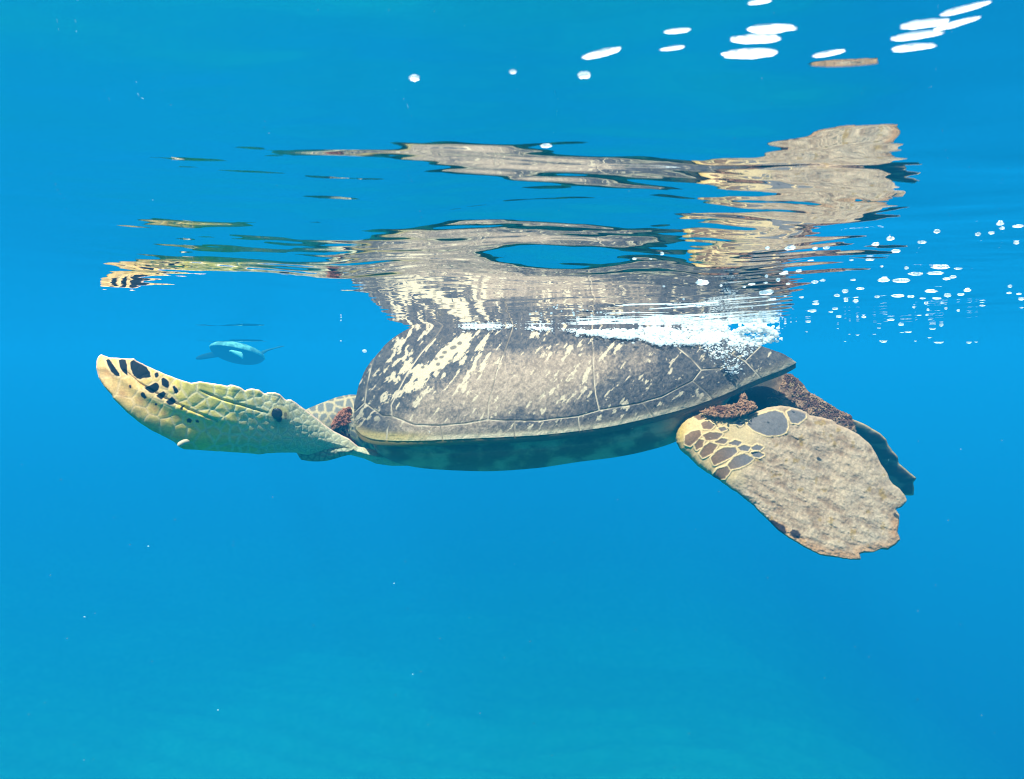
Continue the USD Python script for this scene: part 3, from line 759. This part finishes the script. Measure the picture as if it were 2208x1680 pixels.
# --- far hind flipper and the thigh behind, overgrown
FARF = Z4([(1330, 375), (1420, 408), (1438, 445), (1500, 465), (1560, 498), (1640, 545), (1690, 590), (1705, 640), (1745, 685), (1776, 722), (1782, 772), (1850, 828), (1915, 882), (1890, 912), (1897, 960), (1895, 1012), (1840, 1012), (1760, 1000), (1600, 940), (1450, 760), (1330, 560), (1250, 440)])
BODY.append(blade(FARF, 2.2, lambda px, py: 1.99 + .00075 * (py - 930) - .0002 * (px - 1850), dome(.010, 25), lambda px, py: .003 * fbm2(px * .4, py, 14, 3, 8),
                  lambda px, py, d: lerp(lerp((.055, .055, .045), (.15, .14, .11), sstep(.45, .6, fbm2(px, py * 2.2, 40, 3, 5))), (.40, .28, .15), sstep(4, 1, d)), 2.0, 3))
THIGH = Z4([(930, 100), (985, 108), (1050, 160), (1100, 228), (1200, 288), (1280, 338), (1340, 378), (1425, 412), (1440, 470), (1470, 560), (1430, 640), (1200, 600), (1000, 480), (820, 440), (560, 420), (430, 360), (520, 270), (700, 190), (850, 110)])
BODY.append(blade(THIGH, 2.2, lambda px, py: 1.93 + .0007 * (910 - py) + 0 * px, dome(.05, 40), lambda px, py: .006 * fbm2(px, py, 14, 3, 8) + .012 * fbm2(px, py, 40, 2, 9),
                  lambda px, py, d: lerp(lerp((.06, .034, .02), (.20, .13, .085), sstep(.35, .62, fbm2(px, py, 12, 4, 14))), (.035, .032, .026), sstep(1700, 1650, px)), 5.0, 4))


def loft(xs, cy, wy, zt, zmid, zb, n=72, p=2.3):
    """a body of rounded cross-sections along x: closed"""
    a = np.linspace(0, 2 * np.pi, n, endpoint=False)
    ca, sa = np.cos(a), np.sin(a)
    e = 2 / p
    Yv = cy[:, None] + wy[:, None] * np.sign(ca) * np.abs(ca) ** e
    Zv = zmid[:, None] + np.where(sa > 0, (zt - zmid)[:, None], (zmid - zb)[:, None]) * np.sign(sa) * np.abs(sa) ** e
    V = np.stack([np.repeat(xs[:, None], n, 1), Yv, Zv], -1).reshape(-1, 3)
    i, j = np.meshgrid(np.arange(len(xs) - 1), np.arange(n), indexing='ij')
    q = np.stack([i * n + j, (i + 1) * n + j, (i + 1) * n + (j + 1) % n, i * n + (j + 1) % n], -1).reshape(-1, 4)
    c0, c1 = len(V), len(V) + 1
    V = np.vstack([V, V[:n].mean(0), V[-n:].mean(0)])
    k = np.arange(n)
    f = np.vstack([q[:, [0, 1, 2]], q[:, [0, 2, 3]], np.stack([np.full(n, c0), k, (k + 1) % n], -1), np.stack([np.full(n, c1), c1 - 1 - n + 0 * k + (k + 1) % n, c1 - 1 - n + k], -1)])
    m = trimesh.Trimesh(V, f, process=False)
    if m.volume < 0: f = f[:, ::-1]
    return V, f


# --- belly and sides below the shell
BELLY = [(770, 965), (785, 980), (810, 998), (850, 1016), (920, 1027), (1040, 1031), (1150, 1024), (1250, 1010), (1350, 999), (1420, 986), (1470, 972), (1530, 940), (1600, 890), (1640, 850)]
bp, _ = spline(BELLY, 120)
bw = U(bp[:, 0], bp[:, 1], np.full(120, 1.62))
xs = np.linspace(bw[0, 0] + .002, bw[-1, 0], 220)
my, mz, ry, rz = shell_curves(xs)
wy = np.maximum((ry - my) - .012, .02) * np.interp(np.arange(220), [0, 8, 200, 219], [.55, .97, .97, .45])
zb = np.interp(xs, bw[:, 0], bw[:, 2])
BV, BF = loft(xs, np.full(220, YC * CP) + 0 * xs, wy, np.minimum(mz + .03, rz - .02), mz - .004, zb, 260, 2.7)
bx_, by_, _ = project(BV)
mott = fbm2(bx_, by_ * 1.8, 45, 4, 23)
bcol = lerp((.13, .12, .085), (.34, .305, .20), sstep(.4, .62, mott))
front = sstep(840, 780, bx_)
bs = Scales(fill_seeds([(800, 960)], sbox(740, 900, 900, 1040), lambda x, y: 12, np.random.default_rng(6), 900))
gap, _i = bs(bx_, by_, 2.0)
bcol = lerp(bcol, lerp((.05, .055, .045), (.20, .20, .15), sstep(.3, 2.5, gap)), front * .9)
bcol = lerp(bcol, (.20, .19, .13), .5 * sstep(.8, .2, np.abs(by_ - np.interp(bx_, [850, 1000, 1150, 1300, 1450], [968, 976, 968, 955, 930])) / 3) * (bx_ > 850))
BODY.append((BV, BF, bcol))

# --- neck and head, mostly behind the flipper
hp = [(840, 935, .10, .055), (800, 930, .085, .058), (765, 915, .068, .062), (735, 912, .058, .056), (700, 918, .058, .05), (665, 926, .052, .044), (635, 934, .040, .036), (612, 940, .024, .024), (604, 942, .010, .012)]
hk, _ = spline(np.array(hp), 90)
hc = U(hk[:, 0], hk[:, 1], np.full(90, 1.86))
HV, HF = loft(hc[::-1, 0] * 1.0, hc[::-1, 1], hk[::-1, 2], hc[::-1, 2] + hk[::-1, 3], hc[::-1, 2], hc[::-1, 2] - hk[::-1, 3] * .8, 90, 2.1)
hx_, hy_, _ = project(HV)
hs = Scales(fill_seeds([(720, 900)], sbox(590, 830, 860, 1010), lambda x, y: 13, np.random.default_rng(8), 2500))
gap, _i = hs(hx_, hy_, 1.0)
hcol = lerp((.34, .29, .19), (.12, .13, .13), sstep(1.2, 3.2, gap))
BODY.append((HV, HF, hcol))


def merge_body():
    """joins the pieces into one closed skin; each vertex keeps the colour of the piece it came from"""
    import manifold3d as mf
    out = None
    try:
        for V, f, c in BODY:
            f = np.asarray(f)
            if f.shape[1] == 4: f = np.vstack([f[:, [0, 1, 2]], f[:, [0, 2, 3]]])
            m = mf.Manifold(mf.Mesh64(np.hstack([V, c]).astype(np.float64), f.astype(np.uint64)) if hasattr(mf, 'Mesh64') else mf.Mesh(np.hstack([V, c]).astype(np.float32), f.astype(np.uint32)))
            if m.is_empty() : raise ValueError('not closed ' + str(m.status()))
            out = m if out is None else out + m
        g = out.to_mesh()
        print('body joined', len(g.tri_verts), 'triangles')
        return g.vert_properties[:, :3], g.tri_verts, np.clip(g.vert_properties[:, 3:6], 0, 1)
    except Exception as e:
        print('body kept as overlapping pieces:', e)
        n, vv, ff, cs = 0, [], [], []
        for V, f, c in BODY:
            f = np.asarray(f)
            if f.shape[1] == 4: f = np.vstack([f[:, [0, 1, 2]], f[:, [0, 2, 3]]])
            vv.append(V); ff.append(f + n); cs.append(c); n += len(V)
        return np.vstack(vv), np.vstack(ff), np.vstack(cs)


bv, bf, bcl = merge_body()
obj('body', (bv, bf), 'turtle_skin', TP, tint=bcl)


def ellipsoid(c, r, sub=2, noise=0.0, seed=0, rot=None):
    m = trimesh.creation.icosphere(sub)
    v = np.array(m.vertices)
    if noise: v = v * (1 + noise * (meshkit.fbm(v * 2.2 + seed * 5.1, 2, seed) - .5) * 2)[:, None]
    v = v * np.asarray(r, float)
    if rot is not None: v = v @ np.asarray(rot).T
    return v + np.asarray(c, float), np.array(m.faces)


def join(parts):
    n, vv, ff = 0, [], []
    for v, f in parts:
        vv.append(v); ff.append(f + n); n += len(v)
    return np.vstack(vv), np.vstack(ff)


# claw on the flipper's leading edge
def tube(points, radii, sides=12):
    p = np.asarray(points, float); t = np.gradient(p, axis=0); t /= np.linalg.norm(t, axis=1, keepdims=True)
    a = np.cross(t, [0, 1.0, 0.0]); a /= np.linalg.norm(a, axis=1, keepdims=True); b = np.cross(t, a)
    g = np.arange(sides) * 2 * np.pi / sides
    v = (p[:, None] + np.asarray(radii)[:, None, None] * (np.cos(g)[None, :, None] * a[:, None] + np.sin(g)[None, :, None] * b[:, None])).reshape(-1, 3)
    n = len(p); i, j = np.meshgrid(np.arange(n - 1), np.arange(sides), indexing='ij')
    q = np.stack([i * sides + j, i * sides + (j + 1) % sides, (i + 1) * sides + (j + 1) % sides, (i + 1) * sides + j], -1).reshape(-1, 4)
    v = np.vstack([v, p[0], p[-1]]); k = np.arange(sides)
    f = np.vstack([q[:, [0, 1, 2]], q[:, [0, 2, 3]], np.stack([np.full(sides, n * sides), (k + 1) % sides, k], -1), np.stack([np.full(sides, n * sides + 1), (n - 1) * sides + k, (n - 1) * sides + (k + 1) % sides], -1)])
    return v, f[:, ::-1]


cl = Zt([(1450, 1425), (1420, 1420), (1390, 1425), (1355, 1440), (1320, 1465), (1298, 1488)])
obj('claw', tube(U(cl[:, 0], cl[:, 1], np.array([1.515, 1.512, 1.51, 1.508, 1.506, 1.505])), [.003, .0042, .0042, .0042, .0044, .0026]), 'claw_horn', TP)

# dark spot inside the pale ring on the flipper
spot_c = U(597, 892, float(flip_depth(np.array([597.]), np.array([892.]))[0]) - .0262)
obj('dark_spot', join([ellipsoid(spot_c, (.0098, .004, .0098), 3, .12, 3), ellipsoid(U(602, 904, float(flip_depth(np.array([602.]), np.array([904.]))[0]) - .026), (.0050, .003, .0055), 2, .15, 5)]), 'eye_dark', TP)
# eyes of the head behind the flipper
for sgn in (-1, 1):
    e = U(652, 922, 1.86); e[1] += sgn * .043
    obj('eye', ellipsoid(e, (.012, .008, .011), 2), 'eye_dark', TP)


def tufts(name, region, depth, n, size, colours, seed, label=None):
    """a growth of algae: many small lumps and threads rooted in the skin"""
    rg = np.random.default_rng(seed)
    g = Polygon(region).buffer(0); x0, y0, x1, y1 = g.bounds
    parts, cols = [], []
    while len(parts) < n:
        q = rg.uniform((x0, y0), (x1, y1))
        if not shapely.contains_xy(g, *q): continue
        D = float(depth(np.array([q[0]]), np.array([q[1]]))[0]) + rg.normal(0, .006)
        s = size * rg.uniform(.5, 1.3)
        an = rg.uniform(0, np.pi); R = np.array([[math.cos(an), 0, math.sin(an)], [0, 1, 0], [-math.sin(an), 0, math.cos(an)]])
        v, f = ellipsoid(U(q[0], q[1], D), (s * rg.uniform(1.0, 2.8), s, s * rg.uniform(.6, 1.0)), 1, .5, int(rg.integers(1e6)), R)
        parts.append((v, f)); cols.append(np.tile(np.asarray(colours[min(int(len(colours) * 1.6 * max(float(fbm2(q[0], q[1], 14, 3, seed)) - .2, 0)), len(colours) - 1)]) * rg.uniform(.8, 1.2), (len(v), 1)))
    v, f = join(parts)
    o = obj(name, (v, f), 'algae', TP, tint=np.vstack(cols))
    tag(o, label, kind='stuff')


tufts('algae', Ze([(1400, 640), (1450, 540), (1520, 440), (1620, 370), (1690, 360), (1700, 470), (1690, 600), (1560, 640), (1420, 700)]), lambda px, py: 1.80 + 0 * px, 1900, .0014, [(.27, .095, .055), (.31, .13, .08), (.20, .06, .04)], 11, 'red-brown tufts of algae at the base of the neck')
tufts('algae', Ze([(1430, 700), (1560, 640), (1690, 600), (1740, 760), (1830, 950), (1760, 980), (1600, 840), (1480, 800)]), lambda px, py: 1.81 + 0 * px, 1600, .0015, [(.05, .008, .008), (.03, .005, .007), (.09, .014, .012)], 12, 'dark maroon algae in the gap before the shell')
tufts('algae', Z4([(300, 385), (420, 350), (560, 335), (600, 300), (605, 258), (640, 255), (650, 310), (700, 322), (722, 365), (640, 400), (560, 420), (470, 430), (400, 420)]), lambda px, py: hind_depth(px, py) - .044 + .0008 * (900 - py), 2300, .0014, [(.20, .10, .06), (.26, .15, .09), (.13, .06, .04)], 13, 'brown frayed algae along the top of the hind flipper')
tufts('algae', Z4([(940, 110), (985, 115), (1045, 165), (1095, 235), (1200, 295), (1280, 345), (1340, 385), (1420, 415), (1440, 470), (1460, 540), (1300, 450), (1100, 400), (960, 340), (820, 350), (790, 300), (900, 200)]), lambda px, py: 1.93 + .0007 * (910 - py) - .047, 9500, .0015, [(.22, .12, .07), (.30, .19, .115), (.13, .065, .04), (.25, .175, .09)], 14, 'shaggy brown algae covering the far thigh')


# ------------------------------------------------------------------ the far turtle
def build_far_turtle():
    t = UsdGeom.Xform.Define(stage, path('sea_turtle'))
    tag(t, 'small distant sea turtle faded by blue water, seen beyond the outstretched flipper', 'turtle')
    tp = str(t.GetPath())
    D = 11.5
    k = D / F
    c = U(512, 762, D)
    roll = math.radians(8)
    R = np.array([[math.cos(roll), 0, math.sin(roll)], [0, 1, 0], [-math.sin(roll), 0, math.cos(roll)]])
    Rp = np.array([[1, 0, 0], [0, math.cos(.20), math.sin(.20)], [0, -math.sin(.20), math.cos(.20)]])
    M = R @ Rp
    m = trimesh.creation.icosphere(5); v = np.array(m.vertices)
    w = np.array([57 * k, .46, 1])
    up = v.copy(); up[:, 2] = np.where(v[:, 2] > 0, v[:, 2] * 20 * k, v[:, 2] * 1.5 * k)
    up[:, :2] *= w[:2]
    up = up @ M.T + c
    nn = fbm2(v[:, 0] * 40, v[:, 1] * 40, 6, 4, 3)
    obj('carapace', (up, np.array(m.faces)), 'turtle_shell', tp, tint=lerp((.30, .31, .27), (.7, .7, .6), sstep(.4, .62, nn)))
    lo = v.copy(); lo[:, 2] = np.where(v[:, 2] < 0, v[:, 2] * 20 * k, v[:, 2] * 3 * k)
    lo[:, :2] *= w[:2] * .96
    parts = [(lo @ M.T + c, np.array(m.faces))]
    cols = [np.tile((.04, .04, .04), (len(v), 1))]
    sk = lambda a, b: (lambda px, py, d: np.tile(a, (len(px), 1)))
    for out, dep, a in ((Z5([(700, 470), (560, 520), (420, 555), (330, 590), (285, 630), (300, 655), (380, 660), (480, 645), (620, 625), (760, 600), (800, 520)]), lambda px, py: D - .1 + (510 - px) * -.002, (.04, .04, .04)),
                        (Z5([(1500, 500), (1600, 465), (1720, 440), (1850, 405), (1935, 402), (1900, 420), (1760, 455), (1620, 500), (1560, 545), (1480, 560)]), lambda px, py: D + .15 + 0 * px, (.10, .10, .09)),
                        (Z5([(900, 500), (940, 475), (1040, 495), (1140, 520), (1165, 580), (1160, 650), (1080, 600), (990, 555)]), lambda px, py: D - .50 + 0 * px, (.75, .75, .65))):
        V, f, cc = blade(out, 1.2, dep, dome(.02, 4), lambda px, py: 0 * px, sk(a, a))
        parts.append((V, f)); cols.append(cc)
    obj('body', join(parts), 'turtle_skin', tp, tint=np.vstack(cols))


build_far_turtle()

# ------------------------------------------------------------------ bubbles and foam at the surface
rb2 = np.random.default_rng(19)


def surface_D(py):
    return DEEP * F / np.maximum(HORIZON - np.asarray(py, float), 1)


def wave_z(x, y):
    i, j = np.clip(np.searchsorted(WX, x), 1, len(WX) - 1), np.clip(np.searchsorted(WY, y), 1, len(WY) - 1)
    return WZ[i, j]


def bubble(px, py, half, name_label, group, flat=.45, tilt=0.0, seed=0, far=1.7):
    D = float(min(surface_D(py), far))
    for _ in range(8):
        c = U(px, py, D); z = float(wave_z(c[0], c[1])) if D < far else 0.0
        D = min((DEEP + z) * F / (HORIZON - py), far)
    c = U(px, py, D)
    r = half * D / F
    rz = r * flat
    top = float(wave_z(c[0], c[1]))
    c[2] = min(c[2], top)
    if flat < .3:        # wide flat bubbles lie along the surface; their slant in the picture comes from the way they point
        ta = (HORIZON - py) / F
        an = -math.atan(math.tan(math.radians(tilt)) / ta)
        R = np.array([[math.cos(an), -math.sin(an), 0], [math.sin(an), math.cos(an), 0], [0, 0, 1]])
        m = ellipsoid(c, (r / math.cos(an), min(r * .42, .004), rz), 3, .26, seed, R)
    else:
        st = rb2.uniform(.75, 1.5); m = ellipsoid(c, (r * st, r * rb2.uniform(.5, 1.1), rz / math.sqrt(st)), 2, .32, seed)
    v, f = m                                     # only its lower half hangs in the water
    f = f[v[f][:, :, 2].mean(1) < c[2] + .15 * rz]
    used, inv = np.unique(f, return_inverse=True)
    tag(obj('air_bubble', (v[used], inv.reshape(f.shape)), 'bubble_white'), name_label, 'air bubble', group)


TOP = [(180, 260, 16, 0, 'lone small round air bubble at top centre, leftmost of the upper bubbles'), (508, 238, 12, 40, 'tiny tilted air bubble between the round one and the long slanted one'),
       (745, 250, 20, -10, 'small round air bubble just below the long slanted bubble'), (800, 178, 58, 16, 'long slanted air bubble, like a grain of rice, near the top'),
       (1055, 103, 40, 6, 'upper of two oval air bubbles stacked one above the other'), (1038, 160, 36, 8, 'lower of two oval air bubbles stacked one above the other'),
       (1365, 95, 80, 2, 'uppermost of three wide flat air bubbles in a stack'), (1315, 130, 82, 1, 'middle one of three wide flat air bubbles in a stack'), (1300, 178, 90, 2, 'lowest and widest of three flat air bubbles in a stack'),
       (1330, 6, 34, 10, 'air bubble cut by the upper picture edge above the stack of three'), (1560, 178, 44, 14, 'single tilted oval air bubble between the two stacks'),
       (1880, 80, 66, 10, 'top one of three slanted air bubbles in the right-hand stack'), (1855, 118, 68, 10, 'middle one of three slanted air bubbles in the right-hand stack'), (1840, 158, 62, 8, 'lowest of three slanted air bubbles in the right-hand stack'),
       (1980, 80, 44, 26, 'short steep air bubble beside the right-hand stack'), (2010, 30, 50, 24, 'steep air bubble nearest the upper right corner'), (618, 485, 14, 0, 'solitary air bubble above the long pale reflection of the shell')]
for i, (a, b, h, t, lab) in enumerate(TOP):
    p = Z8([(a, b)])[0]
    bubble(p[0], p[1], h * .6484, lab, 'large air bubbles close to the camera', .10 if h > 30 else .5, t, i)

SMALL = [(895, 718, 45), (1035, 718, 30), (1100, 715, 25), (770, 718, 18), (1460, 665, 42), (1375, 697, 38), (1635, 685, 35), (1720, 625, 33), (1490, 735, 38), (1345, 782, 36), (1240, 785, 18), (1010, 785, 22), (1550, 830, 20), (1410, 820, 14), (1740, 825, 60), (1840, 832, 30), (1600, 862, 45), (1710, 858, 50), (1420, 898, 50), (1520, 900, 60), (1775, 890, 30), (1810, 880, 22), (945, 845, 32), (860, 860, 30), (765, 875, 20), (830, 895, 25), (760, 912, 18), (680, 920, 30), (640, 935, 15), (510, 928, 14), (405, 912, 60), (1035, 908, 25), (1080, 900, 18), (1250, 897, 18), (885, 918, 14), (1205, 960, 34), (1160, 985, 18), (1290, 945, 25), (1385, 990, 24), (1500, 985, 45), (1575, 990, 20), (1690, 960, 40), (1780, 985, 35), (1855, 978, 30), (1890, 955, 35), (760, 965, 65), (795, 1005, 28), (870, 985, 14), (960, 993, 18), (1210, 1012, 22), (1265, 1015, 20), (1040, 1030, 30), (1020, 1070, 35), (1150, 1058, 20), (1125, 1075, 16), (1170, 1100, 25), (1310, 1105, 20), (1275, 1103, 10), (1460, 1120, 32), (1520, 1148, 18), (1590, 1048, 18), (1660, 1028, 18), (1670, 1065, 16), (1640, 1000, 20), (1720, 1000, 30), (1770, 1055, 16), (1750, 1025, 16), (1665, 1092, 14), (1620, 1095, 14), (1745, 1148, 22), (1695, 1168, 22), (1395, 1165, 12), (1230, 1200, 10), (1275, 1203, 14), (1370, 1200, 10), (1560, 1185, 25), (1525, 1190, 14), (1000, 1130, 18), (1165, 1168, 12), (990, 1185, 14), (870, 1140, 12), (385, 1040, 24), (405, 1105, 34), (250, 1050, 16), (190, 932, 12), (300, 1005, 12), (595, 1005, 12), (2075, 582, 25), (2175, 595, 36), (1950, 640, 22), (2025, 632, 24), (2085, 608, 20), (2165, 690, 18), (2130, 933, 22), (2125, 970, 18), (2180, 975, 20), (2195, 1005, 28), (1975, 1033, 18), (1840, 1068, 16), (2195, 1050, 16), (1680, 1218, 18), (1730, 1245, 35), (1600, 1237, 12), (1420, 1237, 40), (1900, 1245, 22), (1940, 1243, 14), (1205, 1240, 10), (180, 750, 16), (25, 778, 14), (115, 780, 10)]
rb = np.random.default_rng(17)
ORD = 'first second third fourth fifth sixth seventh eighth ninth tenth eleventh twelfth thirteenth fourteenth fifteenth sixteenth seventeenth eighteenth nineteenth twentieth'.split()
places = [(Z7([(a, b)])[0], h) for a, b, h in SMALL]


def swarm(p):
    if p[0] > 2090: return 'at the right edge', 'air bubbles at the right edge'
    if p[1] > 725: return 'behind the tail', 'air bubbles in the line behind the tail'
    if p[0] < 1560: return 'on the mirrored shell', 'air bubbles on the mirrored shell above the turtle'
    return 'above the hind flippers', 'air bubbles in the swarm above the hind flippers'


bands = {}
for i in sorted(range(len(places)), key=lambda i: places[i][0][1]):
    bands.setdefault(swarm(places[i][0]), []).append(i)
for (where, gr), ids in bands.items():
    rows_ = [ids[k:k + 12] for k in range(0, len(ids), 12)]
    for n, row in enumerate(rows_):
        for k, i in enumerate(sorted(row, key=lambda i: places[i][0][0])):
            p, h = places[i]
            size = 'broad' if h >= 36 else 'medium' if h >= 22 else 'small' if h > 13 else 'tiny'
            rowname = '' if len(rows_) == 1 else f', {ORD[n]} row from top'
            bubble(p[0], p[1], h * .38469 * .62, f'{size} air bubble {where}{rowname}, {ORD[k]} from left', gr, rb.uniform(.4, .7) if h < 26 else rb.uniform(.3, .4), 0.0, 100 + i)


def build_foam():
    """the froth where the shell breaks the surface: thousands of fine bubbles"""
    rg = np.random.default_rng(23)
    near_px, near_py, near_p = CPX.ravel(), CPY.ravel(), CP3.reshape(-1, 3)
    tree = cKDTree(np.stack([near_px, near_py], -1))
    zones = [  # outline, count, radius in picture units, how far in front of the shell (m)
        ([(1240, 716), (1340, 710), (1400, 706), (1480, 703), (1545, 704), (1600, 703), (1640, 702), (1668, 706), (1690, 728), (1650, 742), (1600, 748), (1540, 742), (1480, 742), (1420, 744), (1370, 735)], 4600, (1.0, 4.8), .015),
        ([(985, 704), (1080, 700), (1180, 706), (1290, 714), (1400, 722), (1420, 738), (1330, 728), (1200, 713), (1080, 708), (990, 709)], 1300, (1.2, 2.8), .012),
        ([(1500, 740), (1640, 742), (1625, 758), (1600, 772), (1600, 800), (1575, 812), (1555, 790), (1530, 765)], 420, (1.0, 2.6), .03),
        ([(1180, 640), (1260, 650), (1400, 660), (1520, 672), (1650, 650), (1720, 690), (1690, 715), (1560, 700), (1400, 694), (1250, 690), (1130, 672)], 130, (1.0, 3.0), .02)]
    parts = []
    sph = trimesh.creation.icosphere(1); sv, sf = np.array(sph.vertices), np.array(sph.faces)
    for out, n, (r0, r1), gap in zones:
        g = Polygon(out); x0, y0, x1, y1 = g.bounds; k = 0
        while k < n:
            q = rg.uniform((x0, y0), (x1, y1))
            if not shapely.contains_xy(g, *q): continue
            if fbm2(q[0], q[1] * 1.8, 26, 4, 77) < rg.uniform(.38, .60): continue
            q = q + rg.normal(0, 1, 2) * (9, 4) * rg.uniform(0, 1) ** 2
            d, i = tree.query(q)
            Dc = float(project(near_p[i])[2]) if d < 6 else 1.62
            D = min(Dc - .003 - gap * rg.uniform(0, 1) ** 2, float(surface_D(q[1])) * .99)
            c = U(q[0], q[1], D); r = rg.uniform(r0, r1) * rg.uniform(.5, 1) * D / F
            top = float(wave_z(c[0], c[1])) - .0002
            if c[2] > top: c[2] = top
            parts.append((sv * (r * rg.uniform(.8, 1.5), r, r * rg.uniform(.55, .9)) + c, sf)); k += 1
    o = obj('foam', join(parts), 'foam_white')
    tag(o, 'white froth of fine bubbles where the shell breaks the water surface', 'foam', kind='stuff')


build_foam()


def build_specks():
    rg = np.random.default_rng(31)
    given = [(470, 1531, 2.2), (850, 1258, 1.6), (182, 1330, 1.8), (890, 1454, 1.5), (320, 1178, 2.0), (1012, 1332, 1.6), (1778, 1462, 1.8), (786, 757, 5.0), (735, 735, 2.0), (2160, 950, 1.4), (1195, 1170, 1.2), (2045, 1122, 1.3)]
    given += [(rg.uniform(20, 2190), rg.uniform(900, 1660), rg.uniform(.6, 1.2)) for _ in range(60)]
    parts = [ellipsoid(U(a, b, D), (r * D / F, r * D / F * .7, r * D / F * .7), 1, .3, k) for k, (a, b, r) in enumerate(given) for D in [rg.uniform(.9, 2.2)]]
    tag(obj('floating_particles', join(parts), 'foam_white'), 'tiny pale specks drifting in the open water', 'particles', kind='stuff')


build_specks()
